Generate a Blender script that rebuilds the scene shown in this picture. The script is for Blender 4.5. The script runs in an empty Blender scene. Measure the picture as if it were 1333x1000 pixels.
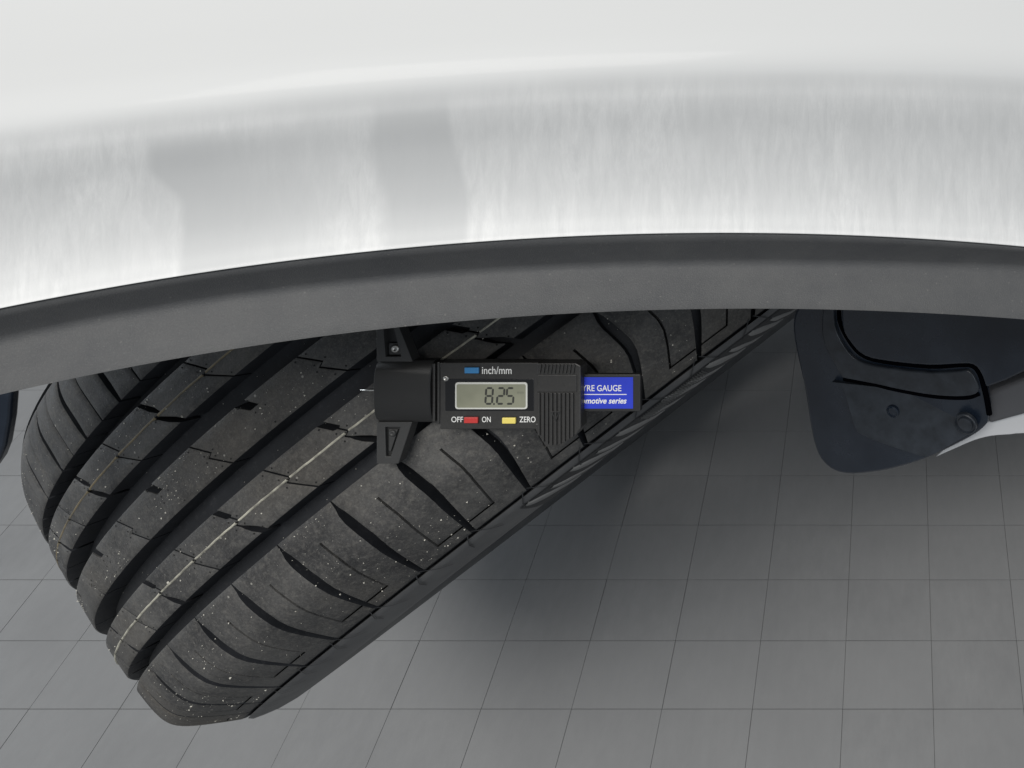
import bpy, math, random
import numpy as np
random.seed(7); rng = np.random.default_rng(7)
S = bpy.context.scene
col = S.collection
# ------------------------------------------------------------------ camera
W, H = 1333.0, 1000.0
PITCH = math.radians(40.0); F = 1000.0; PX = 1170.0; PY = F*math.tan(PITCH) - 636.0
HC = 0.7698                                           # camera height above the floor
cam = bpy.data.cameras.new('camera'); co = bpy.data.objects.new('camera', cam); col.objects.link(co)
cam.sensor_fit = 'HORIZONTAL'; cam.sensor_width = 36.0; cam.lens = 36.0*F/W
cam.shift_x = (W/2 - PX)/W; cam.shift_y = (PY - H/2)/W
cam.clip_start = 0.01; cam.clip_end = 100
co.location = (0, 0, HC); co.rotation_euler = (math.pi/2 - PITCH, 0, 0)
S.camera = co
# ------------------------------------------------------------------ light
w = bpy.data.worlds.new('World'); S.world = w; w.use_nodes = True
wn = w.node_tree.nodes; wl = w.node_tree.links
bg = wn['Background']; bg.inputs[0].default_value = (0.86, 0.93, 1.0, 1); bg.inputs[1].default_value = 0.26
def area(name, loc, target, size, sizey, power, color):
    l = bpy.data.lights.new(name, 'AREA'); l.shape = 'RECTANGLE'; l.size = size; l.size_y = sizey
    l.energy = power; l.color = color
    o = bpy.data.objects.new(name, l); col.objects.link(o); o.location = loc
    d = np.array(target) - np.array(loc)
    from mathutils import Vector
    o.rotation_euler = Vector(d).to_track_quat('-Z', 'Y').to_euler()
    return o
area('key_lamp', (-0.45, -0.78, 2.75), (-0.2, 0.1, 0.5), 1.8, 1.0, 55, (1.0, 0.975, 0.935))  # soft overhead key, no seen fixture, angled to shade the floor under the arch
area('low_left_fill', (-2.2, 0.35, 0.50), (-0.4, 0.40, 0.1), 0.9, 0.7, 7, (0.86, 0.93, 1.0))  # added bluish fill from low left, brightens the floor beside the tyre
area('side_fill', (1.2, -1.8, 1.5), (-0.1, 0.2, 0.3), 1.2, 0.9, 6, (0.85, 0.93, 1.0))  # added fill from the right, brightens the sidewall and mud flap
S.view_settings.view_transform = 'Standard'; S.view_settings.look = 'None'
S.view_settings.exposure = 0.12; S.view_settings.gamma = 1.0
S.render.engine = 'CYCLES'

# ------------------------------------------------------------------ helpers
CAM = np.array([0, 0, HC])
def ray(x, y):
    a = (x-PX)/F; b = (y-PY)/F
    return np.array([a, math.cos(PITCH)-b*math.sin(PITCH), -math.sin(PITCH)-b*math.cos(PITCH)])
def on_plane(x, y, p0, n):
    d = ray(x, y); p0 = np.asarray(p0, float); n = np.asarray(n, float)
    return CAM + d*(((p0-CAM)@n)/(d@n))
def mesh(name, v, f, mats=(), mi=None, smooth=True):
    m = bpy.data.meshes.new(name); m.from_pydata([tuple(map(float, p)) for p in v], [], [tuple(map(int, q)) for q in f])
    for t in mats: m.materials.append(t)
    if mi is not None: m.polygons.foreach_set('material_index', np.asarray(mi, np.int32))
    m.polygons.foreach_set('use_smooth', np.full(len(f), smooth))
    m.update(); return m
def obj(name, m, parent=None, loc=None, rot=None):
    o = bpy.data.objects.new(name, m); col.objects.link(o)
    if parent: o.parent = parent
    if loc is not None: o.location = loc
    if rot is not None: o.rotation_euler = rot
    return o
def tag(o, **k):
    for a, b in k.items(): o[a] = b
    return o
def bevel(o, wd, seg=2, ang=35):
    b = o.modifiers.new('bevel', 'BEVEL'); b.width = wd; b.segments = seg; b.limit_method = 'ANGLE'; b.angle_limit = math.radians(ang)
    return o
def sharp(o, ang=35):
    m = o.data
    try: m.set_sharp_from_angle(angle=math.radians(ang))
    except Exception: pass
    return o
class Mat:
    def __init__(s, name, base=(.5, .5, .5), rough=.5, metal=0., spec=.5):
        s.m = bpy.data.materials.new(name); s.m.use_nodes = True; s.t = s.m.node_tree; s.n = s.t.nodes; s.l = s.t.links
        s.b = s.n['Principled BSDF']; s.b.inputs['Base Color'].default_value = (*base, 1)
        s.b.inputs['Roughness'].default_value = rough; s.b.inputs['Metallic'].default_value = metal
        s.b.inputs['Specular IOR Level'].default_value = spec
        s.coord = None
    def node(s, typ, **k):
        n = s.n.new(typ)
        for a, b in k.items(): setattr(n, a, b)
        return n
    def tex(s, ob=None, scale=(1, 1, 1), out='Object', rot=(0, 0, 0)):
        tc = s.node('ShaderNodeTexCoord')
        if ob: tc.object = ob
        mp = s.node('ShaderNodeMapping'); mp.inputs['Scale'].default_value = scale; mp.inputs['Rotation'].default_value = rot
        s.l.new(tc.outputs[out], mp.inputs[0]); return mp.outputs[0]
    def noise(s, vec, scale, detail=4, rough=.6, dist=0):
        n = s.node('ShaderNodeTexNoise'); n.inputs['Scale'].default_value = scale; n.inputs['Detail'].default_value = detail
        n.inputs['Roughness'].default_value = rough; n.inputs['Distortion'].default_value = dist
        s.l.new(vec, n.inputs['Vector']); return n.outputs['Fac']
    def ramp(s, fac, stops, ease=False):
        r = s.node('ShaderNodeValToRGB'); e = r.color_ramp.elements
        if ease: r.color_ramp.interpolation = 'EASE'
        while len(e) < len(stops): e.new(.5)
        for i, (p, c) in enumerate(stops):
            e[i].position = p; e[i].color = (*c, 1) if hasattr(c, '__len__') else (c, c, c, 1)
        s.l.new(fac, r.inputs[0]); return r.outputs[0]
    def mix(s, a, b, fac, mode='MIX'):
        m = s.node('ShaderNodeMix', data_type='RGBA', blend_type=mode)
        for v, i in ((fac, 0), (a, 6), (b, 7)):
            if hasattr(v, 'links') or hasattr(v, 'is_linked'): s.l.new(v, m.inputs[i])
            elif i == 0: m.inputs[0].default_value = v
            else: m.inputs[i].default_value = (*v, 1) if hasattr(v, '__len__') else (v, v, v, 1)
        return m.outputs[2]
    def math(s, op, a, b=0.):
        m = s.node('ShaderNodeMath', operation=op)
        for i, v in enumerate((a, b)):
            if hasattr(v, 'is_linked'): s.l.new(v, m.inputs[i])
            else: m.inputs[i].default_value = v
        return m.outputs[0]
    def col(s, v): s.l.new(v, s.b.inputs['Base Color'])
    def rough(s, v): s.l.new(v, s.b.inputs['Roughness'])
    def bump(s, h, strength=.3, dist=.0005):
        b = s.node('ShaderNodeBump'); b.inputs['Strength'].default_value = strength; b.inputs['Distance'].default_value = dist
        s.l.new(h, b.inputs['Height']); s.l.new(b.outputs[0], s.b.inputs['Normal'])
def plain(name, base, rough=.5, metal=0., spec=.5, nscale=0, nstr=.2, nd=.0002, var=0.):
    m = Mat(name, base, rough, metal, spec)
    if nscale:
        v = m.tex(); h = m.noise(v, nscale, 3); m.bump(h, nstr, nd)
        if var:
            n2 = m.noise(v, nscale*.23, 4)
            m.col(m.mix(tuple(c*(1-var) for c in base), tuple(min(1, c*(1+var)) for c in base), m.ramp(n2, [(.3, 0.), (.7, 1.)])))
    return m.m

# ------------------------------------------------------------------ floor
TX = 0.0755*HC/math.cos(PITCH); TY = 0.388e-4*F*HC/math.cos(PITCH)**2
def floor_pt(x, y): return on_plane(x, y, (0, 0, 0), (0, 0, 1))
X0 = floor_pt(1217, 1000)[0]; Y0 = floor_pt(700, 923)[1]
gm = plain('grout', (.22, .221, .222), .95, nscale=300)
fl = obj('floor', mesh('floor', [(-3, -2, -.0016), (2.5, -2, -.0016), (2.5, 3, -.0016), (-3, 3, -.0016)], [(0, 1, 2, 3)], [gm])); tag(fl, kind='structure')
tm = Mat('tile_grey', (.2, .2, .2), .55, spec=.35)
oi = tm.node('ShaderNodeObjectInfo')
v = tm.tex(fl, (1, .4, 1)); n1 = tm.noise(v, 110, 6, .7); n2 = tm.noise(tm.tex(fl), 14, 4, .6); n3 = tm.noise(tm.tex(fl), 900, 2)
c1 = tm.mix((.216, .218, .221), (.242, .244, .246), tm.ramp(n1, [(.3, 0.), (.7, 1.)]))
c1 = tm.mix(c1, (.172, .174, .178), tm.math('MULTIPLY', tm.ramp(n2, [(.42, 0.), (.75, 1.)]), .5))
c1 = tm.mix(c1, (.24, .242, .245), tm.math('MULTIPLY', oi.outputs['Random'], .55))
tm.col(c1); tm.rough(tm.ramp(n2, [(.3, .5), (.7, .66)])); tm.bump(tm.math('ADD', n3, n1), .12, .0004)
tm = tm.m
G = .00014; BV = .00016
def tile_geo(cx, cy, z=0.):
    a = TX/2-G; b = TY/2-G
    v = [(cx+sx*(a-k), cy+sy*(b-k), z+zz) for k, zz in ((0, -.0016), (0, -BV), (BV, 0)) for sx, sy in ((-1, -1), (1, -1), (1, 1), (-1, 1))]
    f = []
    for r in (0, 4):
        for i in range(4): f.append((r+i, r+(i+1) % 4, r+4+(i+1) % 4, r+4+i))
    f.append((8, 9, 10, 11)); return v, f
tmesh = mesh('tile', *tile_geo(0, 0), [tm], smooth=False)
rv, rf = [], []
for j in range(-14, 32):
    for i in range(-24, 14):
        cx = X0+(i-.5)*TX; cy = Y0+(j+.5)*TY
        if -2 <= j <= 8 and -15 <= i <= 4:
            obj('tile', tmesh, fl, (cx, cy, random.uniform(-.00015, .00015)), (0, 0, random.uniform(-.0015, .0015)))
        else:
            a, b = tile_geo(cx, cy); k = len(rv); rv += a; rf += [tuple(q+k for q in t) for t in b]
tag(obj('tile_field', mesh('tile_field', rv, rf, [tm], smooth=False), fl), kind='stuff')

# ------------------------------------------------------------------ the car
car = bpy.data.objects.new('car', None); col.objects.link(car); car.empty_display_size = .05
tag(car, label='white car with black wheel arch trim and front wheel turned outwards', category='car')

# --- fender and arch trim: a sheet swept along the arch
SL = 0.22
NO = np.array([SL, -1, 0.])/math.hypot(SL, 1)                 # outward
LIP0 = CAM + ray(1000, 401)*0.235
D0 = LIP0@NO
def sheet_pt(x, y, o): return on_plane(x, y, LIP0 + NO*(o-.040), NO)
def curve(pts, deg=3):
    a = np.array(pts, float); c = np.polyfit(a[:, 0]/1000, a[:, 1], deg); d = np.polyder(c)
    def g(x):
        x = float(x)/1000; q = min(max(x, -.1), 1.45); return np.polyval(c, q)+(x-q)*np.polyval(d, q)
    return g
lipc = curve([(0, 515), (200, 470), (400, 440), (600, 420), (800, 407), (1000, 401), (1100, 402), (1200, 407), (1333, 417)])
foldc = curve([(0, 447), (150, 411), (300, 384), (450, 370), (667, 358), (817, 347), (1017, 341), (1167, 342), (1333, 351)])
topc = curve([(0, 401), (200, 363), (400, 336), (600, 316), (800, 305), (920, 302), (1000, 302), (1100, 305), (1200, 311), (1333, 320)])
crease = curve([(0, 170), (200, 146), (400, 125), (600, 108), (800, 97), (1000, 92), (1200, 95), (1333, 102)])
def catmull(P, n):
    P = np.asarray(P, float); out = []
    Q = np.vstack([2*P[0]-P[1], P, 2*P[-1]-P[-2]])
    for i in range(1, len(Q)-2):
        for t in np.linspace(0, 1, n, endpoint=False):
            p0, p1, p2, p3 = Q[i-1:i+3]
            out.append(.5*((2*p1)+(-p0+p2)*t+(2*p0-5*p1+4*p2-p3)*t*t+(-p0+3*p1-3*p2+p3)*t**3))
    out.append(Q[-2]); return np.array(out)
COLS = np.r_[np.linspace(-600, -220, 8), np.linspace(-180, 1520, 86), np.linspace(1580, 2050, 8)]
def sweep(name, rowfun, n, mat, parent, thick):
    rows = []
    for x in COLS: rows.append(catmull(rowfun(x), n))
    A = np.array(rows); nc, nr = A.shape[:2]
    v = A.reshape(-1, 3); f = []
    for i in range(nc-1):
        for j in range(nr-1): f.append((i*nr+j, (i+1)*nr+j, (i+1)*nr+j+1, i*nr+j+1))
    q = f[len(f)//2]; nn = np.cross(v[q[1]]-v[q[0]], v[q[2]]-v[q[1]])
    if nn@NO < 0: f = [t[::-1] for t in f]
    m = mesh(name, v, f, [mat])
    uv = m.uv_layers.new(name='UVMap'); 
    li = np.empty(len(m.loops), np.int32); m.loops.foreach_get('vertex_index', li)
    cd = np.linalg.norm(np.gradient(A[:, nr//2], axis=0), axis=1).cumsum()
    rd = np.r_[0, np.linalg.norm(np.diff(A[nc//2], axis=0), axis=1).cumsum()]
    U = np.stack(np.meshgrid(cd, rd, indexing='ij'), -1).reshape(-1, 2)
    uv.data.foreach_set('uv', U[li].ravel().astype(np.float32))
    o = obj(name, m, parent)
    s = o.modifiers.new('thickness', 'SOLIDIFY'); s.thickness = thick; s.offset = -1
    return o, A, cd, rd
def fender_rows(x):
    c = float(crease(x)); b = float(topc(x)); h = b-c
    L = [(-400, -.088), (-270, -.053), (-170, -.0262), (-115, -.0112), (-70, .0012), (-38, .0090), (-5, .0143), (24, .0163)]
    R_ = [sheet_pt(x, c+d, o) for d, o in L]
    for fr, o in ((.22, .0170), (.4, .0174), (.58, .0186), (.75, .0207), (.88, .0233), (.975, .0260)): R_.append(sheet_pt(x, c+h*fr, o))
    last = sheet_pt(x, b+1.0, .0268); R_.append(last); R_.append(last-NO*.004+np.array([0, 0, -.0012])); R_.append(last-NO*.012+np.array([0, 0, -.0014]))
    return R_
wp = Mat('white_paint', (.78, .78, .77), .3, spec=.10)
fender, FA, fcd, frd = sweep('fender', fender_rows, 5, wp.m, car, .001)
def fuv(x, y):                                                    # photo pixel -> panel coordinates in metres
    i = np.interp(x, COLS, np.arange(len(COLS))); rowsy = []
    A = FA[int(round(i))]; r = A-CAM
    fwd = ray(PX, PY); dn = ray(PX, PY+F)-fwd
    yy = PY+F*(r@dn)/(r@fwd)
    return float(np.interp(i, np.arange(len(fcd)), fcd)), float(np.interp(y, yy[:-6], frd[:-6]))
# paint: clean clear-coated skin under a film of dust that ran down in streaks, with wiped patches greyed to stand in for dark reflections
uvn = wp.node('ShaderNodeTexCoord').outputs['UV']
def mp(scale):
    q = wp.node('ShaderNodeMapping'); q.inputs['Scale'].default_value = scale; wp.l.new(uvn, q.inputs[0]); return q.outputs[0]
sep = wp.node('ShaderNodeSeparateXYZ'); wp.l.new(uvn, sep.inputs[0])
wob = wp.noise(mp((1, .7, 1)), 34, 2, .4)
wobs = wp.math('MULTIPLY', wp.math('SUBTRACT', wob, .5), .009)
ux = wp.math('ADD', sep.outputs[0], wobs); vy = wp.math('ADD', sep.outputs[1], wp.math('MULTIPLY', wobs, .5))
def band(v, lo, hi, soft):
    a = wp.node('ShaderNodeMapRange', interpolation_type='SMOOTHSTEP'); a.inputs[1].default_value = lo-soft; a.inputs[2].default_value = lo+soft; wp.l.new(v, a.inputs[0])
    b = wp.node('ShaderNodeMapRange', interpolation_type='SMOOTHSTEP'); b.inputs[1].default_value = hi-soft; b.inputs[2].default_value = hi+soft; b.inputs[3].default_value = 1; b.inputs[4].default_value = 0; wp.l.new(v, b.inputs[0])
    return wp.math('MULTIPLY', a.outputs[0], b.outputs[0])
def patch(x0, x1, y0, y1, sx=.0012, sxr=None):
    a = fuv(x0, (y0+y1)/2)[0]; b = fuv(x1, (y0+y1)/2)[0]; c = fuv((x0+x1)/2, y0)[1]; d = fuv((x0+x1)/2, y1)[1]
    return wp.math('MULTIPLY', band(ux, a, b, sx), band(vy, c, d, .0015))
streak = wp.ramp(wp.noise(mp((1, .17, 1)), 330, 8, .78, .35), [(.36, 0.), (.64, 1.)])
cloud = wp.ramp(wp.noise(mp((1, .35, 1)), 60, 5, .6), [(.3, .25), (.7, 1.)])
fine = wp.noise(mp((1, .5, 1)), 1500, 3)
def step(v, lo, hi):
    a = wp.node('ShaderNodeMapRange', interpolation_type='SMOOTHSTEP'); a.inputs[1].default_value = lo; a.inputs[2].default_value = hi; wp.l.new(v, a.inputs[0]); return a.outputs[0]
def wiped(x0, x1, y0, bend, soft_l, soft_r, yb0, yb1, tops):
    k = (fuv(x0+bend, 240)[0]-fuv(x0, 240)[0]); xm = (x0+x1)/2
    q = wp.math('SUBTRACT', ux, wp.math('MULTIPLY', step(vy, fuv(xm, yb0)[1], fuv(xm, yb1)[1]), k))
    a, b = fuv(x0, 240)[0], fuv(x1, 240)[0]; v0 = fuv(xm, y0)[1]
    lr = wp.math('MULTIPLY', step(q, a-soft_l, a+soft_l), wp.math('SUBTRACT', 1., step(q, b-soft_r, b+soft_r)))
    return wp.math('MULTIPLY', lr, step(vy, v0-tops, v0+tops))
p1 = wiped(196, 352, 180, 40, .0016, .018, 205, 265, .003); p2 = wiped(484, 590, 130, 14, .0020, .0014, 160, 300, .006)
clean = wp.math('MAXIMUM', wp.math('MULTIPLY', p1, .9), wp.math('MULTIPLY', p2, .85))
vcre = fuv(667, 112)[1]
mr = wp.node('ShaderNodeMapRange', interpolation_type='SMOOTHSTEP'); mr.inputs[1].default_value = vcre-.004; mr.inputs[2].default_value = vcre+.008; wp.l.new(vy, mr.inputs[0])
dust = wp.math('MULTIPLY', wp.math('MULTIPLY', wp.math('SUBTRACT', 1., clean), mr.outputs[0]), wp.math('ADD', .34, wp.math('MULTIPLY', wp.math('MULTIPLY', streak, cloud), .75)))
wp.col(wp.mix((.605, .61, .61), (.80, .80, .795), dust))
wp.rough(wp.math('ADD', .45, wp.math('MULTIPLY', dust, .45)))
wp.b.inputs['Coat Weight'].default_value = .35; wp.b.inputs['Coat Roughness'].default_value = .12
wp.l.new(wp.math('MULTIPLY', wp.math('SUBTRACT', 1., dust), .10), wp.b.inputs['Coat Weight'])
wp.bump(wp.math('ADD', wp.math('MULTIPLY', dust, 1.), wp.math('MULTIPLY', fine, .15)), .10, .0004)

pl = Mat('black_grained_plastic', (.055, .055, .056), .58, spec=.4)
v = pl.tex(); g1 = pl.noise(v, 2900, 3, .6); g2 = pl.noise(v, 60, 5, .65); g3 = pl.node('ShaderNodeTexVoronoi'); g3.inputs['Scale'].default_value = 260; pl.l.new(v, g3.inputs['Vector'])
pc = pl.mix((.074, .076, .080), (.100, .101, .102), pl.ramp(g2, [(.3, 0.), (.75, 1.)]))
pc = pl.mix(pc, (.15, .15, .148), pl.math('MULTIPLY', pl.ramp(g1, [(.5, 0.), (.72, 1.)]), .45))
pc = pl.mix(pc, (.22, .21, .2), pl.math('MULTIPLY', pl.ramp(g3.outputs['Distance'], [(.04, 1.), (.10, 0.)]), .35)); pl.col(pc)
pl.bump(g1, .6, .00035); pl = pl.m
def trim_rows(x):
    a = float(topc(x)); b = float(foldc(x)); c = float(lipc(x))
    t = sheet_pt(x, a+3.2, .0266); R_ = [t-NO*.012, t-NO*.0012+np.array([0, 0, .0001]), t-NO*.0003, sheet_pt(x, a+4.4, .0266)]
    for fr in (.3, .6, .82): R_.append(sheet_pt(x, a+(b-a)*fr, .0266-.0034*fr))
    R_.append(sheet_pt(x, b, .0238))
    R_.append(sheet_pt(x, b+(c-b)*.12, .0252))
    for fr in (.35, .7, .93): R_.append(sheet_pt(x, b+(c-b)*fr, .0234+.0140*fr))
    l = sheet_pt(x, c, .0376); R_ += [l, l-NO*.0025+np.array([0, 0, -.0012]), l-NO*.010+np.array([0, 0, -.0008]), l-NO*.03+np.array([0, 0, .004])]
    return R_
trim, TA, _, _ = sweep('arch_trim', trim_rows, 1, pl, car, .0015); sharp(trim, 75)
trim['label'] = 'black grained plastic trim along the wheel arch'
fender['label'] = 'dusty white painted fender above the wheel arch'

# --- wheelhouse: unseen roof, inner wall and floor pan that block light, sill, mud flap
dk = plain('underbody_black', (.012, .012, .013), .8, nscale=200)
def box_mesh(name, c, s, mat): 
    v = [(c[0]+sx*s[0]/2, c[1]+sy*s[1]/2, c[2]+sz*s[2]/2) for sz in (-1, 1) for sx, sy in ((-1, -1), (1, -1), (1, 1), (-1, 1))]
    f = [(3, 2, 1, 0), (4, 5, 6, 7)]+[(i, (i+1) % 4, 4+(i+1) % 4, 4+i) for i in range(4)]
    return mesh(name, v, f, [mat], smooth=False)
# roof of the wheelhouse follows the lip inwards, unseen and run deep to block light
LI = TA[:, -1]; nc = len(COLS); v = []; f = []
for i in range(nc):
    for k, (dy, dz) in enumerate(((0, 0), (.06, .05), (.2, .09), (.8, .09))): v.append(LI[i]+np.array([0, dy, dz]))
for i in range(nc-1):
    for k in range(3): f.append((i*4+k, (i+1)*4+k, (i+1)*4+k+1, i*4+k+1))
o = obj('wheelhouse_roof', mesh('wheelhouse_roof', v, f, [dk]), car); o.modifiers.new('t', 'SOLIDIFY').thickness = .003
obj('inner_wall_blocker', box_mesh('inner_wall_blocker', (.55, .92, .45), (1.5, .02, .62), dk), car)  # unseen, placed to stop light leaking in from behind
obj('underbody_blocker', box_mesh('underbody_blocker', (.62, .62, .24), (1.10, .50, .03), dk), car)  # unseen, extent set to keep light off the floor below

def extrude_poly(name, pts, p0, n, th, mat, parent, bev=.0012, zoff=0., hole=None):
    """closed outline (photo pixels) laid on a plane and given thickness away from the camera"""
    n = np.asarray(n, float)/np.linalg.norm(n); P = np.array([on_plane(x, y, p0, n) for x, y in pts])+n*zoff
    if np.dot(np.cross(P[1]-P[0], P[2]-P[1]), n) < 0: pass
    k = len(P); v = list(P)+list(P-n*th)
    f = [tuple(range(k)), tuple(range(2*k-1, k-1, -1))]+[(i, k+i, k+(i+1) % k, (i+1) % k) for i in range(k)]
    import bmesh
    m = mesh(name, v, f, [mat]); bm = bmesh.new(); bm.from_mesh(m); bmesh.ops.recalc_face_normals(bm, faces=bm.faces); bm.to_mesh(m); bm.free()
    o = obj(name, m, parent); sharp(o, 30)
    if bev: bevel(o, bev, 3, 30)
    return o
def spl(pts, n=5, closed=False):
    P = np.array(pts, float)
    if closed: P = np.vstack([P[-1], P, P[0], P[1]]); return [tuple(q) for q in catmull(P, n)[n:-n-1]]
    return [tuple(q) for q in catmull(P, n)]
c6 = lambda L: [(1000+.25*x, 380+.25*y) for x, y in L]
NF = np.array([-.38, -.80, .30]); NF /= np.linalg.norm(NF)
PF = CAM+ray(1150, 520)*.46
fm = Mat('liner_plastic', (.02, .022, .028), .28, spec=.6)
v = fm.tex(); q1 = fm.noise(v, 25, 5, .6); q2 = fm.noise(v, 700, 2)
fm.col(fm.mix((.006, .011, .021), (.020, .028, .042), fm.ramp(q1, [(.35, 0.), (.7, 1.)]))); fm.rough(fm.ramp(q1, [(.3, .14), (.7, .34)])); fm.bump(q2, .15, .0003); fm = fm.m  # bluish base stands in for a sky sheen on the plastic
sm = plain('seam_shade_black', (.002, .002, .003), .95, spec=0.)  # black tubes put the shade of the panel gaps into colour
fm2 = plain('liner_plastic_paler', (.026, .031, .039), .34, nscale=500, nstr=.15, var=.35)  # paler, bluish tone to set the panels off from the flange
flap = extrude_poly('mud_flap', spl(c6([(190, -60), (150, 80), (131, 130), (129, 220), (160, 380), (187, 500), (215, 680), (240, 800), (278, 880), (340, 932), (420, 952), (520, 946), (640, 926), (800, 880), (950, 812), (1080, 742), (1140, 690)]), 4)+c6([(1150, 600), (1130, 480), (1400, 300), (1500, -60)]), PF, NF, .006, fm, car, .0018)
flap['label'] = 'glossy black plastic mud flap behind the wheel'
extrude_poly('raised_panel', spl(c6([(330, 470), (385, 490), (420, 600), (455, 710), (490, 745), (600, 790), (720, 830), (830, 855), (960, 790), (1070, 725), (1120, 670), (1120, 600), (1100, 545), (1030, 560), (880, 555), (720, 530), (560, 495)]), 3), PF+NF*.003, NF+np.array([.05, .05, .22]), .012, fm2, flap, .0016, 0.)
extrude_poly('middle_panel', spl(c6([(395, 440), (300, 260), (290, 120), (310, 20), (345, 20), (355, 170), (405, 280), (480, 352), (620, 385), (850, 410), (1000, 402), (1050, 402), (1085, 445), (1100, 510), (1030, 535), (880, 530), (720, 505), (560, 470)]), 3), PF, NF, .003, fm2, flap, .0014, .0022)
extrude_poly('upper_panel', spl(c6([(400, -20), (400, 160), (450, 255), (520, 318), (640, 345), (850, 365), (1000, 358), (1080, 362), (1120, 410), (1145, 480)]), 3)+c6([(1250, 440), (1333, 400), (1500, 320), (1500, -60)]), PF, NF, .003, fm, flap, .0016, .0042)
def tube(name, P, r, mat, parent, seg=8, closed=False):
    P = np.asarray(P, float); T = np.gradient(P, axis=0); T /= np.linalg.norm(T, axis=1)[:, None]
    up = np.array([0.1, .2, 1.]); v = []; f = []
    rr = np.full(len(P), r) if np.isscalar(r) else np.asarray(r)
    for p, t, q in zip(P, T, rr):
        a = np.cross(t, up); a /= np.linalg.norm(a); b = np.cross(t, a)
        for k in range(seg):
            an = 2*math.pi*k/seg; v.append(p+q*(math.cos(an)*a+math.sin(an)*b))
    n = len(P)
    for i in range(n-1):
        for k in range(seg): f.append((i*seg+k, i*seg+(k+1) % seg, (i+1)*seg+(k+1) % seg, (i+1)*seg+k))
    f.append(tuple(range(seg-1, -1, -1))); f.append(tuple((n-1)*seg+k for k in range(seg)))
    return obj(name, mesh(name, v, f, [mat]), parent)
def px_path(L, off, n=5): return [on_plane(x, y, PF, NF)+NF*off for x, y in spl(c6(L), n)]
tube('seam_shade', px_path([(368, -20), (368, 90), (378, 170), (430, 268), (500, 335), (620, 365), (850, 388), (1000, 380), (1062, 385), (1102, 430), (1128, 520), (1142, 590), (1150, 640)], -.0006), .0017, sm, flap)
tube('seam_shade', px_path([(395, 452), (560, 485), (720, 519), (880, 545), (1030, 550), (1100, 530)], .0002), .0012, sm, flap)
def lathe(name, prof, mat, parent, loc, nrm, seg=24):
    v = []; f = []
    for r, z in prof:
        for k in range(seg): a = 2*math.pi*k/seg; v.append((r*math.cos(a), r*math.sin(a), z))
    for i in range(len(prof)-1):
        for k in range(seg): f.append((i*seg+k, i*seg+(k+1) % seg, (i+1)*seg+(k+1) % seg, (i+1)*seg+k))
    f.append(tuple((len(prof)-1)*seg+k for k in range(seg)))
    from mathutils import Vector
    o = obj(name, mesh(name, v, f, [mat]), parent, loc, Vector(nrm).to_track_quat('Z', 'Y').to_euler()); sharp(o, 40); return o
p = on_plane(1000+.25*662, 380+.25*605, PF, NF)+NF*.0032
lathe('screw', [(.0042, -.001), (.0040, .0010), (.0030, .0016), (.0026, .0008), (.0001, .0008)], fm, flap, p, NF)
p = on_plane(1000+.25*1040, 380+.25*665, PF, NF)+NF*.0034
lathe('clip', [(.0066, -.001), (.0066, .0012), (.0060, .0016), (.0055, .0004), (.0046, .0004), (.0042, .0016), (.0001, .0019)], fm2, flap, p, NF)
# sill behind the flap
wp2 = plain('white_sill_paint', (.66, .67, .69), .3, nscale=40, nstr=.05)
gs = plain('grey_sill_plastic', (.09, .092, .10), .5, nscale=900, nstr=.2)
extrude_poly('sill', spl(c6([(870, 862), (960, 822), (1070, 775), (1160, 752), (1260, 744), (1333, 738), (1700, 735)]), 3)+c6([(1700, 560), (1333, 625), (1170, 665), (1000, 740)]), PF-NF*.012, NF, .03, wp2, car, .002)
extrude_poly('sill_moulding', c6([(1100, 545), (1333, 455), (1700, 330), (1700, 575), (1333, 640), (1150, 690)]), PF-NF*.007, NF, .02, gs, car, .002)
# front end of the liner, left of the tyre
PL = CAM+ray(0, 560)*.42
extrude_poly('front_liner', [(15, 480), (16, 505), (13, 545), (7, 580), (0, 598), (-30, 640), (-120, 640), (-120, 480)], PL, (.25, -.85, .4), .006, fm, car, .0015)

# ------------------------------------------------------------------ wheel
WC = np.array([-0.17608443, 0.38564411, -0.47641454])+CAM
ST, CB = 0.82231541, -0.54822557
fw = np.array([-math.cos(ST), -math.sin(ST), 0]); ax = np.array([math.sin(ST)*math.cos(CB), -math.cos(ST)*math.cos(CB), math.sin(CB)]); up = np.cross(fw, ax)
from mathutils import Matrix
def rotm(k, t):
    k = k/np.linalg.norm(k); X = np.array([[0, -k[2], k[1]], [k[2], 0, -k[0]], [-k[1], k[0], 0]]); return np.eye(3)+math.sin(t)*X+(1-math.cos(t))*X@X
_p = WC+.015*ax+.327*(math.cos(math.radians(50))*fw+math.sin(math.radians(50))*up)        # small lean about the middle of the tread
_m = rotm(np.cross(ax, _p-CAM), .030); fw, ax, up = _m@fw, _m@ax, _m@up; WC = _p+_m@(WC-_p)
MW = Matrix([[fw[i], ax[i], up[i], WC[i]] for i in range(3)]+[[0, 0, 0, 1]])
RT = .33; UC = -.0065
def rtop(u):
    d = abs(u-UC); r = RT-.52*d*d
    if u < UC: return r-12.5*max(0, d-.066)**2
    x = u-.047; return r-.65*(x+math.sqrt(x*x+.000036))
DEP = .0072
PITCHD = 360/37.
def P3(u, phi, r): a = math.radians(phi); return (r*math.cos(a), u, r*math.sin(a))
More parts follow.
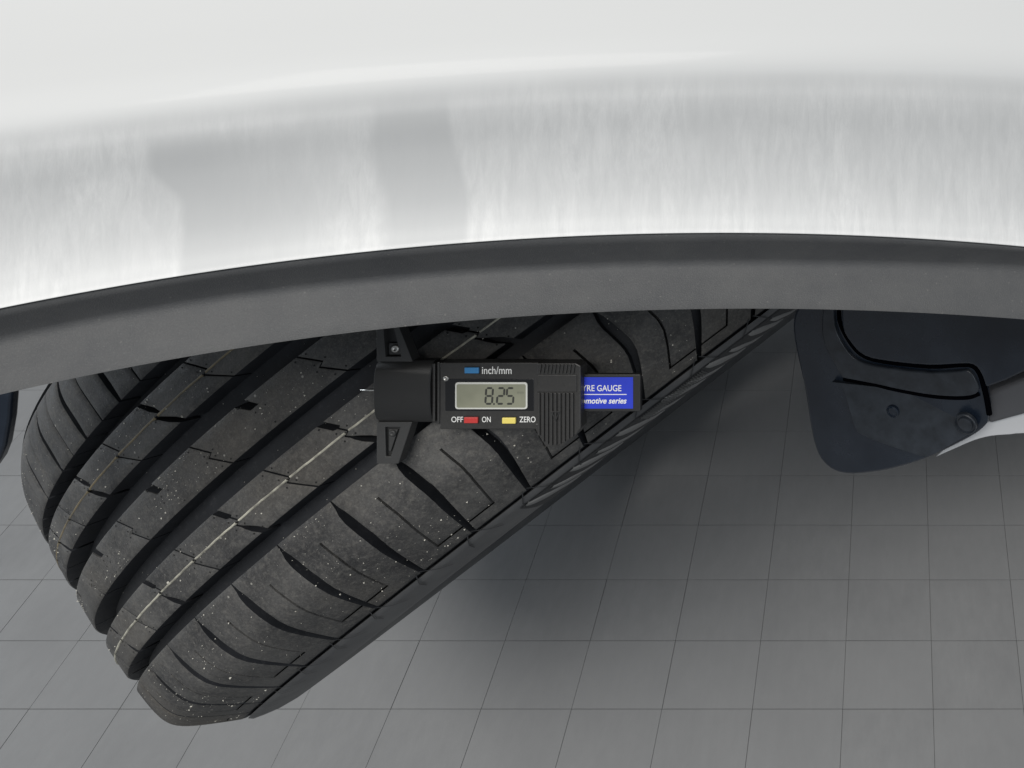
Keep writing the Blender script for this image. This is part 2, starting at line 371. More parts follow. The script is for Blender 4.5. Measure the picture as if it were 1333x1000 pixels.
# rubber
def rubber(name, tops):
    m = Mat(name, (.03, .03, .03), .7, spec=.35)
    v = m.tex(WHEEL); n1 = m.noise(v, 45, 6, .65); n2 = m.noise(v, 420, 4, .7); n3 = m.noise(v, 1800, 2); n0 = m.noise(v, 11, 3, .5)
    oi = m.node('ShaderNodeObjectInfo')
    if tops:
        c = m.mix((.025, .025, .026), (.090, .088, .085), m.ramp(n1, [(.33, 0.), (.68, 1.)]))
        c = m.mix(c, (.15, .143, .130), m.math('MULTIPLY', m.ramp(n2, [(.48, 0.), (.72, 1.)]), .6))
        c = m.mix(c, (.105, .085, .058), m.math('MULTIPLY', m.ramp(n0, [(.55, 0.), (.75, 1.)]), .35))
        c = m.mix(c, (.030, .030, .031), m.math('MULTIPLY', oi.outputs['Random'], .3))
        n4 = m.noise(v, 1100, 4, .8); c = m.mix(c, (.16, .157, .15), m.math('MULTIPLY', m.ramp(n4, [(.54, 0.), (.70, 1.)]), .45)); c = m.mix(c, (.010, .010, .011), m.math('MULTIPLY', m.ramp(n4, [(.30, 1.), (.46, 0.)]), .5))
        vo = m.node('ShaderNodeTexVoronoi'); vo.inputs['Scale'].default_value = 330; m.l.new(v, vo.inputs['Vector'])
        sp = m.math('MULTIPLY', m.ramp(vo.outputs['Distance'], [(.10, 1.), (.20, 0.)]), m.math('GREATER_THAN', m.node('ShaderNodeSeparateColor').outputs[0], .95))
        sc = m.n[-1] if False else None
        for nn in m.n:
            if nn.type == 'SEPARATE_COLOR': m.l.new(vo.outputs['Color'], nn.inputs[0])
        c = m.mix(c, (.32, .31, .28), m.math('MULTIPLY', sp, .8))
        m.col(c); m.rough(m.ramp(n2, [(.3, .58), (.7, .82)])); m.bump(m.math('ADD', n3, m.math('MULTIPLY', n2, 1.2)), .35, .0004)
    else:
        c = m.mix((.011, .012, .014), (.024, .026, .031), m.ramp(n1, [(.3, 0.), (.75, 1.)]))  # clean rubber, darkened further so groove walls and floors read as shaded
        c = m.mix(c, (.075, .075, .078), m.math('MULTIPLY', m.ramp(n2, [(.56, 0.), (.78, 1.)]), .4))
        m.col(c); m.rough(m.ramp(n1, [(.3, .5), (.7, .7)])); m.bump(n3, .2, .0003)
    return m.m
# carcass (groove floor, shoulders, sidewalls) ; the wheel object itself
ub = np.linspace(-.0880, .0628, 48)
prof = [(u, rtop(u)-DEP) for u in ub]
side = [(0., None), (.0006, .3047), (.0021, .3034), (.0027, .3020), (.0038, .2995), (.0056, .2945), (.0068, .2880), (.0070, .2810), (.0056, .2710), (.0020, .2580), (-.003, .2460), (-.0080, .2340), (-.0150, .2260)]
outer = [(.0635+a, (rtop(.0628)-DEP+.002 if r is None else r)) for a, r in side]
inner = [(-.0893-a, (rtop(-.088)-DEP+.002 if r is None else r)) for a, r in [(0., None), (.0004, .3228), (.0014, .3216), (.0026, .3180), (.0040, .3130), (.0050, .3060), (.0058, .2990), (.0040, .2890), (.0000, .2750), (-.0060, .2580), (-.0126, .2400), (-.0190, .2260)]]
prof = inner[::-1]+prof+outer
NSEG = 240
WHEEL = None
wm = bpy.data.meshes.new('wheel')
wheel = bpy.data.objects.new('wheel', wm); col.objects.link(wheel); WHEEL = wheel
RUB = rubber('tread_rubber_worn', True); RUBS = rubber('rubber_clean_shaded', False)
swm = Mat('sidewall_rubber', (.05, .05, .053), .55, spec=.4)
v = swm.tex(wheel); n1 = swm.noise(v, 30, 5); n2 = swm.noise(v, 900, 3)
swm.col(swm.mix((.050, .052, .056), (.092, .093, .094), swm.ramp(n1, [(.3, 0.), (.72, 1.)]))); swm.bump(n2, .2, .0003); swm = swm.m
v = []; f = []; mi = []
k = len(prof); ni = len(inner); nf = len(ub)
for s in range(NSEG):
    for u, r in prof: v.append(P3(u, 360*s/NSEG, r))
for s in range(NSEG):
    t = (s+1) % NSEG
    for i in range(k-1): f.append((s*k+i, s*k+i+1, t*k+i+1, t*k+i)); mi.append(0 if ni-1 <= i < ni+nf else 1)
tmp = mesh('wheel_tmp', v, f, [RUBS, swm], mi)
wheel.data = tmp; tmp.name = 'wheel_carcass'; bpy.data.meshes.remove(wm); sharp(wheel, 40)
wheel.parent = car; wheel.matrix_local = MW
wheel['label'] = 'black front tyre turned outwards, dusty tread facing out'

def block_mesh(name, us, lo, hi, ts, ulo=None, dep=None, edge=.0007):
    """one tread block: us list in mm, lo/hi = edges in degrees as functions of u, ts grid across; ulo(t) moves the left edge"""
    us = [u/1000 for u in us]
    nu, nt = len(us), len(ts)
    v = []; f = []; mi = []
    def pt(i, j, top=True):
        s = (us[i]-us[0])/(us[-1]-us[0]); u = us[i]
        if ulo: a = ulo(ts[j])/1000; u = max(u, a+i*2e-5)
        um = u*1000
        ph = lo(um)+(hi(um)-lo(um))*ts[j]
        return u, ph
    for i in range(nu):
        for j in range(nt):
            u, ph = pt(i, j); r = rtop(u)
            if i in (0, nu-1) or j in (0, nt-1): r -= edge*.6
            if dep: r -= dep(i, j)
            v.append(P3(u, ph, r))
    for i in range(nu-1):
        for j in range(nt-1): f.append((i*nt+j, i*nt+j+1, (i+1)*nt+j+1, (i+1)*nt+j)); mi.append(0)
    ring = [(i, 0) for i in range(nu)]+[(nu-1, j) for j in range(1, nt)]+[(i, nt-1) for i in range(nu-2, -1, -1)]+[(0, j) for j in range(nt-2, 0, -1)]
    b0 = len(v)
    for i, j in ring:
        u, ph = pt(i, j); r = rtop(u)-edge*.6
        v.append(P3(u, ph, r))
    for i, j in ring:
        u, ph = pt(i, j); r = rtop(u)-DEP-.0008
        if i == 0: u -= .0009
        if i == nu-1: u += .0009
        v.append(P3(u, ph, r))
    n = len(ring)
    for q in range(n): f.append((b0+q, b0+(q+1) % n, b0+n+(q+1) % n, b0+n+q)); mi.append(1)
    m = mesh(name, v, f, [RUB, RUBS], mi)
    import bmesh
    bm = bmesh.new(); bm.from_mesh(m); bmesh.ops.recalc_face_normals(bm, faces=bm.faces); bm.to_mesh(m); bm.free()
    m.set_sharp_from_angle(angle=math.radians(38))
    return m
MM = .1736                                                        # degrees per mm of circumference
def lerp_fn(pts): xs, ys = zip(*pts); return lambda u: float(np.interp(u, xs, ys))
def grid_t(n=7, e=.035): return [0, e]+list(np.linspace(e, 1-e, n))[1:-1]+[1-e, 1]
PARTS = []                                                        # (mesh, phi0)
def add_row(mesh_, base):
    for k in range(37): PARTS.append((mesh_, base+k*PITCHD))
H2 = PITCHD/2
# rib 3 (outer centre rib with the pale line): thin Z sipes and cuts that open at both ends
def zc(u0, u1, rise1, step, rise2):
    um = (u0+u1)/2; return lerp_fn([(u0, 0), (um-.5, rise1), (um+.5, rise1-step), (u1, rise1-step+rise2)])
def ucols(u0, u1, extra=()):
    um = (u0+u1)/2; L = {u0, u0+.7, u1, u1-.7, um-.5, um+.5, u0+(um-u0)*.5, u1-(u1-um)*.5}; L.update(extra); return sorted(L)
z3 = zc(0, 17.1, 1.25, .35, 1.55); thin = .42*MM
w3 = lerp_fn([(0, 1.6*MM), (4.8, 1.6*MM), (5.3, thin), (10.4, thin), (12, 1.2*MM), (14.5, 1.8*MM), (17.1, 1.6*MM)])
u3 = ucols(0, 17.1, (4.8, 5.3, 10.6, 12, 14.5))
add_row(block_mesh('tread_block', u3, lambda u: z3(u)+thin, lambda u: H2+z3(u)-w3(u), grid_t()), 48.9)
add_row(block_mesh('tread_block', u3, lambda u: z3(u)+w3(u), lambda u: H2+z3(u)-thin, grid_t()), 48.9+H2)
# rib 2 (centre): thin Z sipes, notch in the inner edge halfway
z2 = zc(-24.6, -9.4, 1.2, .35, 1.3)
tn = sorted(set([0, .02, .98, 1]+list(np.linspace(.02, .455, 5))+[.462, .538]+list(np.linspace(.545, .98, 5))))
add_row(block_mesh('tread_block', ucols(-24.6, -9.4), lambda u: z2(u)+thin, lambda u: PITCHD+z2(u)-thin, tn, ulo=lambda t: -19.8 if .46 < t < .54 else -24.6), 54.95)
# rib 1 (inner centre): thin Z sipes alternating with wide Z cuts
z1 = zc(-50.5, -34.0, 1.2, .4, 1.75)
w1 = lerp_fn([(-50.5, 1.1*MM), (-45.5, 1.6*MM), (-42.8, .8*MM), (-41.5, 1.1*MM), (-37, 1.9*MM), (-34.0, 1.4*MM)])
u1 = ucols(-50.5, -34.0, (-37, -45.5))
add_row(block_mesh('tread_block', u1, lambda u: z1(u)+thin, lambda u: H2+z1(u)-w1(u), grid_t()), 48.2)
add_row(block_mesh('tread_block', u1, lambda u: z1(u)+w1(u), lambda u: H2+z1(u)-thin, grid_t()), 48.2+H2)
# outer shoulder
c4 = lerp_fn([(24.1, 0), (31, .12), (38, .36), (43, .5), (47, .38), (51, .05), (55, -.4), (59, -.9), (62.8, -1.4)])
w4 = lerp_fn([(24.1, .30*MM), (27.0, .50*MM), (29, 1.35*MM), (33, 1.95*MM), (42, 2.1*MM), (50, 1.9*MM), (56, 1.6*MM), (60.5, 1.3*MM), (62.8, 1.1*MM)])
u4 = [24.1, 24.8, 27.5, 30, 33.4, 34.2, 37, 40, 42, 44, 45.5, 47, 48.5, 50, 52, 54, 56, 57.5, 58.85, 58.9, 59.4, 59.45, 60.4, 61.4, 62.3, 62.8]
d_ = .017
def shoulder(side):
    ts = [0, .03, .16, .3, .42, .5-d_*1.2, .5-d_, .5+d_, .5+d_*1.2, .58, .7, .84, .97, 1]
    ic = [6, 7]; ku = u4.index(58.9); ks = u4.index(34.2)
    def dep(i, j):
        if ks <= i <= ku+1 and j in ic: return .0055
        if i in (ku, ku+1) and ((side > 0 and j >= 7) or (side < 0 and j <= 6)): return .0050
        return 0
    return block_mesh('shoulder_block', u4, lambda u: c4(u)+w4(u), lambda u: H2+c4(u)-w4(u), ts, dep=dep)
add_row(shoulder(1), 51.45); add_row(shoulder(-1), 51.45+H2)
# inner shoulder
def c0(u): s = (-57.0-u)/31.; return -.9*s
w0 = lerp_fn([(-88, .9*MM), (-78, 1.5*MM), (-64, 1.6*MM), (-57.0, .9*MM)])
u0l = sorted([-57.0, -57.7, -61, -65, -69, -73, -76, -79, -81.5, -84, -86, -87.3, -88])
q_ = .38*MM
for k0, (fa, fb) in enumerate(((w0, lambda u: q_), (lambda u: q_, w0))*2):
    add_row(block_mesh('shoulder_block', u0l, (lambda u, fa=fa: c0(u)+fa(u)), (lambda u, fb=fb: H2/2+c0(u)-fb(u)), grid_t(5, .06)), 37.2+k0*H2/2)
rest_v, rest_f, rest_m = [], [], []
for m, ph in PARTS:
    a = ph % 360; a = a-360 if a > 200 else a
    if 8 <= a <= 104:
        o = obj(m.name.split('.')[0], m, wheel); o.rotation_euler = (0, -math.radians(ph), 0)
    else:
        n = len(m.vertices); cc = np.empty(n*3); m.vertices.foreach_get('co', cc); cc = cc.reshape(-1, 3)
        t = math.radians(ph); x = cc[:, 0]*math.cos(t)-cc[:, 2]*math.sin(t); z = cc[:, 0]*math.sin(t)+cc[:, 2]*math.cos(t)
        k = len(rest_v); rest_v += list(np.stack([x, cc[:, 1], z], 1))
        for p in m.polygons: rest_f.append(tuple(q+k for q in p.vertices)); rest_m.append(p.material_index)
tag(obj('tread_remainder', mesh('tread_remainder', rest_v, rest_f, [RUB, RUBS], rest_m), wheel), kind='stuff')
# raised painted lines moulded on two ribs
def line(name, uc, base, z, mat, wd, lift, a0, a1):
    for k in range(int((a1-a0)/H2)+2):
        ph0 = base+H2*math.floor((a0-base)/H2)+k*H2
        lo_, hi_ = ph0+z(uc)+.08+.1, ph0+H2+z(uc)-.10
        v = []; f = []
        N = 8; hop = .0
        for i in range(N+1):
            ph = lo_+(hi_-lo_)*i/N; um = uc+.07*math.sin(ph*1.7)+.05*math.sin(ph*5.1)
            for du, dr in ((-wd, -.0003), (-wd*.5, lift), (wd*.5, lift), (wd, -.0003)): v.append(P3((um+du)/1000, ph, rtop(um/1000)+dr))
        for i in range(N):
            for q in range(3): f.append((i*4+q, i*4+q+1, (i+1)*4+q+1, (i+1)*4+q))
        obj(name, mesh(name, v, f, [mat]), wheel)
def stripe_mat(name, a, b):
    m = Mat(name, a, .7); v = m.tex(wheel); m.col(m.mix(b, a, m.ramp(m.noise(v, 160, 5, .7), [(.36, 0.), (.58, 1.)]))); return m.m
line('pale_line', 8.2, 48.9, z3, stripe_mat('pale_line_rubber', (.48, .46, .38), (.20, .19, .16)), .5, .00035, 12, 84)
line('tan_line', -42.0, 48.2, z1, stripe_mat('tan_line_rubber', (.17, .135, .075), (.08, .07, .05)), .6, .00012, 10, 70)
# sidewall: raised smooth blades over a darker serrated band
PSW = np.array(outer[3:11]); sl = np.r_[0, np.linalg.norm(np.diff(PSW, axis=0), axis=1).cumsum()]
def sw(s, phi, lift=0.):
    u = np.interp(s, sl, PSW[:, 0]); r = np.interp(s, sl, PSW[:, 1]); u2 = np.interp(s+.002, sl, PSW[:, 0]); r2 = np.interp(s+.002, sl, PSW[:, 1])
    t = np.array([u2-u, r2-r]); t /= np.linalg.norm(t); n = np.array([-t[1], t[0]])
    return P3(u+n[0]*lift, phi, r+n[1]*lift)
blade_m = plain('blade_rubber', (.145, .145, .144), .6, nscale=600, nstr=.2)
band_m = plain('serrated_rubber', (.016, .017, .019), .7, nscale=1500, nstr=.5)
# dark band patch
v = []; f = []; A0, A1, N = 58., 97., 60
for i in range(N+1):
    ph = A0+(A1-A0)*i/N
    for s in np.linspace(.0006, .036, 8): v.append(sw(s, ph, .0003))
for i in range(N):
    for q in range(7): f.append((i*8+q, i*8+q+1, (i+1)*8+q+1, (i+1)*8+q))
obj('serrated_band', mesh('serrated_band', v, f, [band_m]), wheel)
for kk, ph0 in enumerate(np.arange(58.5, 94, 2.0)):
    v = []; f = []; N = 12; long_ = kk % 2 == 0
    for i in range(N+1):
        t = i/N; s = (.0008 if long_ else .0028)+(.0135)*t
        ph = ph0+2.3*t+.5*t*t
        wd = (.85 if long_ else .6)*min(1, .25+2.5*t)*(1-.35*t)
        for d, lf in ((-wd, 0), (-wd*.85, .00045), (wd*.85, .00045), (wd, 0)): v.append(sw(s, ph+d, lf))
    for i in range(N):
        for q in range(3): f.append((i*4+q, i*4+q+1, (i+1)*4+q+1, (i+1)*4+q))
    obj('sidewall_blade', mesh('sidewall_blade', v, f, [blade_m]), wheel)
v = []; f = []
for ph in np.arange(68.5, 74, .2):
    k = len(v)
    for s in (.0012, .007):
        for d, lf in ((-.05, .0002), (0, .0011), (.05, .0002)): v.append(sw(s, ph+d+(s-.0012)*40, lf))
    f += [(k, k+1, k+4, k+3), (k+1, k+2, k+5, k+4)]
tag(obj('serration', mesh('serration', v, f, [blade_m], smooth=False), wheel), kind='stuff')
v = []; f = []
for k_ in range(-6, 9):
    for d0 in (0., .35):
        ph = 51.45+k_*H2-1.7+d0; k = len(v)
        for u, r in ((.0622, rtop(.0622)+.0004), (outer[2][0]+.0003, outer[2][1]+.0006), (outer[4][0]+.0004, outer[4][1]+.0003)):
            for d in (-.05, .05): v.append(P3(u, ph+d+(u-.0622)*220*(1 if d0 else -1), r))
        f += [(k, k+1, k+3, k+2), (k+2, k+3, k+5, k+4)]
tag(obj('ledge_ticks', mesh('ledge_ticks', v, f, [band_m], smooth=False), wheel), kind='stuff')
# mould vents / rubber nibs and grit on the tread
nib_v, nib_f, grit_v, grit_f = [], [], [], []
def speck(V, Fc, u, ph, r, s):
    k = len(V); c = np.array(P3(u, ph, r)); a = rng.normal(size=(5, 3)); a /= np.linalg.norm(a, axis=1)[:, None]
    base = np.array([[1, 0, 0], [-.6, .8, 0], [-.6, -.8, 0], [0, 0, 1], [0, 0, -1.]])
    R_ = np.linalg.qr(rng.normal(size=(3, 3)))[0]
    V += [c+(R_@(b*s*rng.uniform(.6, 1.3))) for b in base]
    Fc += [(k, k+1, k+3), (k+1, k+2, k+3), (k+2, k, k+3), (k+1, k, k+4), (k+2, k+1, k+4), (k, k+2, k+4)]
ribs = [(0, 17), (-24.6, -9.4), (-50, -34), (25, 62), (25, 62), (-84, -58)]
cl = [(rng.integers(len(ribs)), rng.uniform(0, 1), rng.uniform(18, 88)) for _ in range(70)]
for i in range(1500):
    if rng.random() < .72:
        b_, q0, p0_ = cl[rng.integers(len(cl))]; a, b = ribs[b_]; u = (a+.8+(b-a-1.6)*min(1, max(0, q0+rng.normal()*.22)))/1000; ph = p0_+rng.normal()*1.1
    else:
        a, b = ribs[rng.integers(len(ribs))]; u = rng.uniform(a+.8, b-.8)/1000; ph = rng.uniform(18, 92)
    speck(grit_v, grit_f, u, ph, rtop(u)+.00005, rng.choice([.0001, .00016, .00024, .00036, .0005], p=[.45, .28, .16, .08, .03]))
for i in range(260):
    u = rng.uniform(-75, 62)/1000; ph = rng.uniform(18, 92)
    speck(grit_v, grit_f, u, ph, rtop(u)-DEP+.0001, .00018)
tag(obj('grit', mesh('grit', grit_v, grit_f, [plain('pale_grit', (.55, .53, .47), .8)], smooth=False), wheel), kind='stuff')
hole_m = plain('vent_hole', (.006, .006, .006), .9)
for base, zz, uu in ((48.9, z3, (1.5, 6.5, 10.5, 15.6)), (54.95, z2, (-23.3, -18, -15.5, -10.8)), (48.2, z1, (-49.2, -44, -40.5, -35.4))):
    for k in range(-6, 5):
        for u in uu:
            for sg in (-1, 1):
                if rng.random() < .35: continue
                ph = base+k*H2+zz(u)+sg*.42; r = rtop(u/1000)+.00006; kk = len(nib_v)
                for q in range(7): t = q/7*2*math.pi; nib_v.append(P3(u/1000+.00038*math.cos(t), ph+.066*math.sin(t), r))
                nib_f.append(tuple(range(kk, kk+7)))
tag(obj('vent_marks', mesh('vent_marks', nib_v, nib_f, [hole_m], smooth=False), wheel), kind='stuff')
# rim
rm = plain('rim_alloy', (.25, .25, .26), .35, 1.0)
v = []; f = []; prf = [(-.066, .228), (-.06, .220), (-.04, .205), (.02, .205), (.038, .214), (.047, .222), (.052, .228), (.053, .224), (.048, .214), (.036, .205)]
for s in range(72):
    for u, r in prf: v.append(P3(u, s*5, r))
k = len(prf)
for s in range(72):
    for i in range(k-1): f.append((s*k+i, s*k+i+1, ((s+1) % 72)*k+i+1, ((s+1) % 72)*k+i))
obj('rim', mesh('rim', v, f, [rm]), wheel)
for s in range(5):
    v = []; f = []
    for r, wd, u in ((.03, 13, .025), (.09, 9, .031), (.16, 8, .035), (.209, 10, .037)):
        wv = .028 if r < .05 else (.024 if r < .1 else .022)
        a = math.radians(s*72)
        for d in (-wv, wv):
            for du in (0, -.018): 
                x = r*math.cos(a)-d*math.sin(a); z = r*math.sin(a)+d*math.cos(a); v.append((x, u+du, z))
    for i in range(3):
        b = i*4; f += [(b, b+2, b+6, b+4), (b+1, b+5, b+7, b+3), (b, b+4, b+5, b+1), (b+2, b+3, b+7, b+6)]
    bevel(obj('spoke', mesh('spoke', v, f, [rm], smooth=False), wheel), .003)
v = []; f = []
for s in range(32):
    for r, u in ((.035, .010), (.035, .031), (.028, .035), (.0001, .036)): v.append(P3(u, s*360/32, r))
for s in range(32):
    for i in range(3): f.append((s*4+i, s*4+i+1, ((s+1) % 32)*4+i+1, ((s+1) % 32)*4+i))
obj('hub', mesh('hub', v, f, [rm]), wheel)

# ------------------------------------------------------------------ tread depth gauge
TH = .0062                                                        # overall thickness
ZB = .2702                                                        # its back rests on the tread
ZF = ZB-TH; SC = ZF/F
gauge = bpy.data.objects.new('tread_depth_gauge', None); col.objects.link(gauge); gauge.empty_display_size = .02
tag(gauge, label='black digital tread depth gauge with lit grey display lying on the tyre tread', category='gauge')
gauge.location = CAM+ray(640, 520)*ZB; gauge.rotation_euler = co.rotation_euler
tag(gauge, label='black digital tread depth gauge reading 8.25, resting on the tyre tread')
def gx(x, y):                                                     # crop coordinates -> gauge plane, metres
    px = 460+.3*x; py = 420+.3*y
    # x,y at the face plane, origin of the gauge on the back plane
    return ((px-640)*SC+(640-PX)*(ZF-ZB)/F, -(py-520)*SC-(520-PY)*(ZF-ZB)/F)
def slab(name, pts, z0, z1, mat, parent=gauge, bev=.0003, seg=2, holes=None):
    P = [gx(*p) for p in pts]; k = len(P)
    ar = sum(P[i][0]*P[(i+1) % k][1]-P[(i+1) % k][0]*P[i][1] for i in range(k))
    if ar < 0: P = P[::-1]
    v = [(x, y, z0) for x, y in P]+[(x, y, z1) for x, y in P]
    f = [tuple(range(k-1, -1, -1)), tuple(range(k, 2*k))]+[(i, (i+1) % k, k+(i+1) % k, k+i) for i in range(k)]
    o = obj(name, mesh(name, v, f, [mat], smooth=False), parent)
    if bev: bevel(o, bev, seg, 30)
    return o
def rect(x0, y0, x1, y1, r=0, n=4):
    if not r: return [(x0, y0), (x1, y0), (x1, y1), (x0, y1)]
    L = []
    for cx, cy, a in ((x1-r, y0+r, -90), (x1-r, y1-r, 0), (x0+r, y1-r, 90), (x0+r, y0+r, 180)):
        for i in range(n+1): t = math.radians(a+90*i/n); L.append((cx+r*math.cos(t), cy+r*math.sin(t)))
    return L
def gm_(name, base, rough, **k): return plain(name, base, rough, **k)
mh = gm_('gauge_black_plastic', (.030, .029, .028), .42, nscale=3500, nstr=.35, nd=.00015, var=.15)
mk = gm_('gauge_matt_black', (.014, .014, .014), .5, nscale=3000, nstr=.3, nd=.00015)
mw = gm_('print_white', (.78, .78, .76), .6)
z = lambda h: h*.001
# blade with label
blade = slab('blade', rect(900, 238, 1230, 402, 6), z(.4), z(2.6), mk)
lab = slab('label_plate', rect(930, 250, 1198, 388), z(2.58), z(2.68), gm_('label_blue', (.022, .045, .52), .4, nscale=500, nstr=.05, var=.1), blade, 0)
# foot arms with slots, neck
def frame_slab(name, outer_, inner_, z0, z1, mat, parent):
    """plate with a hole: outer and inner outlines with the same number of points"""
    P = [gx(*p) for p in outer_]; Q = [gx(*p) for p in inner_]; k = len(P)
    v = [(x, y, zz) for zz in (z0, z1) for L in (P, Q) for x, y in L]
    f = []
    for i in range(k):
        j = (i+1) % k
        f += [(2*k+i, 2*k+j, 3*k+j, 3*k+i), (j, i, k+i, k+j), (i, j, 2*k+j, 2*k+i), (k+j, k+i, 3*k+i, 3*k+j)]
    import bmesh
    m = mesh(name, v, f, [mat], smooth=False); bm = bmesh.new(); bm.from_mesh(m); bmesh.ops.recalc_face_normals(bm, faces=bm.faces); bm.to_mesh(m); bm.free()
    return bevel(obj(name, m, parent), .00025, 2, 30)
mf = gm_('gauge_foot_plastic', (.036, .036, .036), .5, nscale=3000, nstr=.3, nd=.00015)
a1 = frame_slab('foot', [(85, -60), (150, -60), (243, 176), (85, 176)], [(114, 20), (158, 20), (192, 154), (124, 154)], z(0), z(4.4), mf, gauge)
slab('slot_floor', [(110, 10), (160, 10), (195, 158), (120, 158)], z(.3), z(2.0), mk, a1, 0)
slab('boss', rect(128, 98, 186, 150, 6), z(1.9), z(3.2), mf, a1, .0002)
a2 = frame_slab('foot', [(85, 440), (240, 440), (180, 622), (85, 622)], [(122, 462), (188, 462), (146, 590), (126, 590)], z(0), z(4.4), mf, gauge)
slab('slot_floor', [(118, 458), (192, 458), (148, 594), (122, 594)], z(.3), z(3.2), mk, a2, 0)
slab('slot_web', [(134, 474), (174, 474), (143, 570), (134, 570)], z(3.1), z(3.9), mf, a2, .0002)
def screw(x, y, zz, r, parent, mat):
    a, b = gx(x, y); v = []; f = []; N = 14
    for rr, h in ((r, 0), (r*.9, r*.45), (r*.45, r*.6), (r*.3, r*.3), (1e-6, r*.3)):
        for k in range(N): t = 2*math.pi*k/N; v.append((a+rr*math.cos(t), b+rr*math.sin(t), zz+h))
    for i in range(4):
        for k in range(N): f.append((i*N+k, i*N+(k+1) % N, (i+1)*N+(k+1) % N, (i+1)*N+k))
    return obj('screw', mesh('screw', v, f, [mat]), parent)
steel = plain('steel_dull', (.45, .44, .42), .4, 1.0)
screw(160, 122, z(3.2), .00155, a1, steel); screw(153, 490, z(3.9), .0012, a2, mf)
# neck: a bulged block
v = []; f = []; NY = 14
xs = [88, 92, 328, 333]
for i, x in enumerate(xs):
    for j in range(NY+1):
        y = 173+(442-173)*j/NY; t = j/NY*2-1
        hgt = 3.6+2.9*max(0, 1-abs(t)**3.0)**.6-(.35 if i in (0, 3) else 0)
        X, Y = gx(x, y); v.append((X, Y, z(hgt)))
    for j in (NY, 0):
        X, Y = gx(x, 173 if j == 0 else 442); v.append((X, Y, z(.2)))
n = NY+3
for i in range(3):
    for j in range(n): f.append((i*n+j, i*n+(j+1) % n, (i+1)*n+(j+1) % n, (i+1)*n+j))
f.append(tuple(range(n-1, -1, -1))); f.append(tuple(3*n+j for j in range(n)))
sharp(obj('neck', mesh('neck', v, f, [mk]), gauge), 40)
slab('collar', rect(334, 182, 346, 436), z(.3), z(5.2), mh); slab('collar', rect(351, 176, 363, 446), z(.3), z(4.8), mh)
# housing
hs = slab('housing', [(370, 176), (800, 176), (800, 466), (370, 466)], z(.3), z(5.6), mh, gauge, .0004)
slab('bezel', rect(395, 246, 780, 386, 4), z(5.55), z(5.75), gm_('bezel_black', (.008, .008, .009), .25), hs, .0001)
slab('display_frame', rect(440, 260, 754, 377, 12), z(5.7), z(6.05), gm_('display_frame_white', (.62, .62, .58), .5), hs, .0001)
lcd = Mat('lcd_grey', (.26, .265, .20), .12); vv = lcd.tex(); lcd.col(lcd.mix((.225, .23, .17), (.30, .30, .225), lcd.ramp(lcd.noise(vv, 90, 2), [(.3, 0.), (.7, 1.)])))
disp = slab('display', rect(447, 268, 747, 370, 8), z(6.0), z(6.09), lcd.m, hs, 0)
# seven segment digits
seg_m = plain('lcd_segment', (.035, .036, .030), .5)
def digit(ch, x, y, w_, h_, t):
    segs = {'a': (0, 0, 1, 0), 'b': (1, 0, 1, .5), 'c': (1, .5, 1, 1), 'd': (0, 1, 1, 1), 'e': (0, .5, 0, 1), 'f': (0, 0, 0, .5), 'g': (0, .5, 1, .5)}
    v = []; f = []
    for s in {'8': 'abcdefg', '2': 'abged', '5': 'afgcd'}[ch]:
        xa, ya, xb, yb = segs[s]; xa, xb = x+xa*w_, x+xb*w_; ya, yb = y+ya*h_, y+yb*h_
        g = 1.6
        if ya == yb: L = [(xa+g, ya), (xa+g+t/2, ya-t/2), (xb-g-t/2, ya-t/2), (xb-g, ya), (xb-g-t/2, ya+t/2), (xa+g+t/2, ya+t/2)]
        else: L = [(xa, ya+g), (xa+t/2, ya+g+t/2), (xa+t/2, yb-g-t/2), (xa, yb-g), (xa-t/2, yb-g-t/2), (xa-t/2, ya+g+t/2)]
        L = [(p-(q-y-h_/2)*.06, q) for p, q in L]
        k = len(v); v += [(*gx(*p), z(6.11)) for p in L]; f.append(tuple(range(k+5, k-1, -1)))
    return obj('digit', mesh('digit', v, f, [seg_m], smooth=False), disp)
digit('8', 574, 285, 29, 68, 9); digit('2', 624, 285, 29, 68, 9); digit('5', 665, 285, 29, 68, 9)
slab('decimal_point', rect(606, 350, 613, 358), z(6.09), z(6.115), seg_m, disp, 0)
def text(body, x0, x1, yc, hgt, zz, mat, parent, name='lettering', shear=0., offset=0.):
    c = bpy.data.curves.new('t', 'FONT'); c.body = body; c.shear = shear; c.offset = offset+.008
    o = bpy.data.objects.new('t', c); col.objects.link(o)
    dg = bpy.context.evaluated_depsgraph_get(); dg.update()
    m = bpy.data.meshes.new_from_object(o.evaluated_get(dg)); bpy.data.objects.remove(o); bpy.data.curves.remove(c)
    n = len(m.vertices); a = np.empty(n*3); m.vertices.foreach_get('co', a); a = a.reshape(-1, 3)
    mn, mx = a.min(0), a.max(0)
    X0_, Y1_ = gx(x0, yc+hgt/2); X1_, Y0_ = gx(x1, yc-hgt/2)
    a[:, 0] = X0_+(a[:, 0]-mn[0])/(mx[0]-mn[0])*(X1_-X0_); a[:, 1] = Y1_+(a[:, 1]-mn[1])/(mx[1]-mn[1])*(Y0_-Y1_); a[:, 2] = zz
    m.vertices.foreach_set('co', a.ravel()); m.materials.clear(); m.materials.append(mat); m.name = name
    return obj(name, m, parent)
text('mm', 710, 738, 305, 9, z(6.11), plain('lcd_faint', (.15, .152, .115), .5), disp)
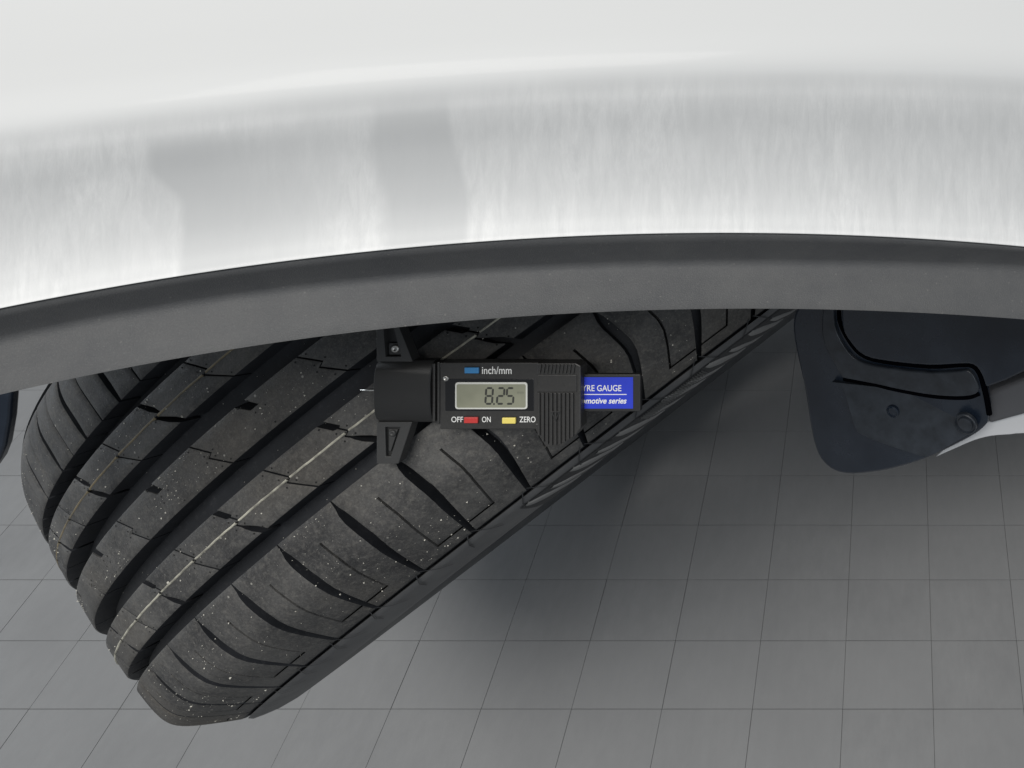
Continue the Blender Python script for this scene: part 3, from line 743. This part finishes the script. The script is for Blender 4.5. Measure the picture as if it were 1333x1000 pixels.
def button(x0, y0, x1, y1, base):
    slab('button_recess', rect(x0-4, y0-4, x1+4, y1+4, 4), z(5.55), z(5.64), mk, hs, 0)
    return slab('button', rect(x0, y0, x1, y1, 3), z(5.5), z(6.35), gm_('button', base, .35), hs, .0003)
button(482, 195, 544, 221, (.045, .22, .48)); button(480, 411, 540, 437, (.52, .045, .04)); button(645, 413, 704, 439, (.80, .66, .16))
text('inch/mm', 554, 683, 209, 33, z(5.625), mw, hs); text('OFF', 421, 472, 423, 24, z(5.625), mw, hs); text('ON', 554, 592, 423, 24, z(5.625), mw, hs); text('ZERO', 717, 787, 423, 25, z(5.625), mw, hs)
screw(398, 244, z(5.5), .0011, hs, steel)
# thumb grip
gr = slab('thumb_grip', [(796, 178), (962, 178), (984, 190), (984, 462), (962, 492), (884, 540), (832, 543), (800, 492), (786, 466), (786, 440), (796, 440)], z(.3), z(5.75), mh, gauge, .0005)
slab('grip_block', rect(797, 228, 968, 302), z(5.7), z(6.1), mh, gr, .0002)
for i in range(10):
    x = 803+i*16.2; slab('grip_rib', [(x, 222), (x+7, 222), (x+13, 182), (x+6, 182)], z(5.7), z(6.3), mh, gr, .0001)
for i in range(9):
    x = 800+i*18.2; yb = min(528, 470+58*min(1, (x-786)/40.)) if x < 850 else 532-max(0, (x-884))*.56
    slab('grip_rib', [(x, 306), (x+9.5, 306), (x+9.5, yb), (x, yb-2)], z(5.7), z(6.45), mh, gr, .00012)
frame_slab('arrow_mark', [(858, 384), (900, 384), (879, 430)], [(867, 389), (891, 389), (879, 418)], z(6.4), z(6.6), mk, gr)
text('TYRE GAUGE', 955, 1147, 298, 27, z(2.71), mw, lab); text('automotive series', 928, 1170, 354, 24, z(2.71), mw, lab, shear=.25, offset=.012)
slab('rule_line', rect(935, 324, 1170, 327.5), z(2.66), z(2.72), mw, lab, 0)
# probe pin
p0 = gx(120, 308); p1 = gx(-4, 308)
pa = [(p0[0]+(p1[0]-p0[0])*t, p0[1]+(p1[1]-p0[1])*t, z(2.2)) for t in np.linspace(0, 1, 4)]
tube('probe', pa, [.00045, .00045, .00045, .0003], plain('steel_bright', (.7, .69, .66), .25, 1.0), gauge)
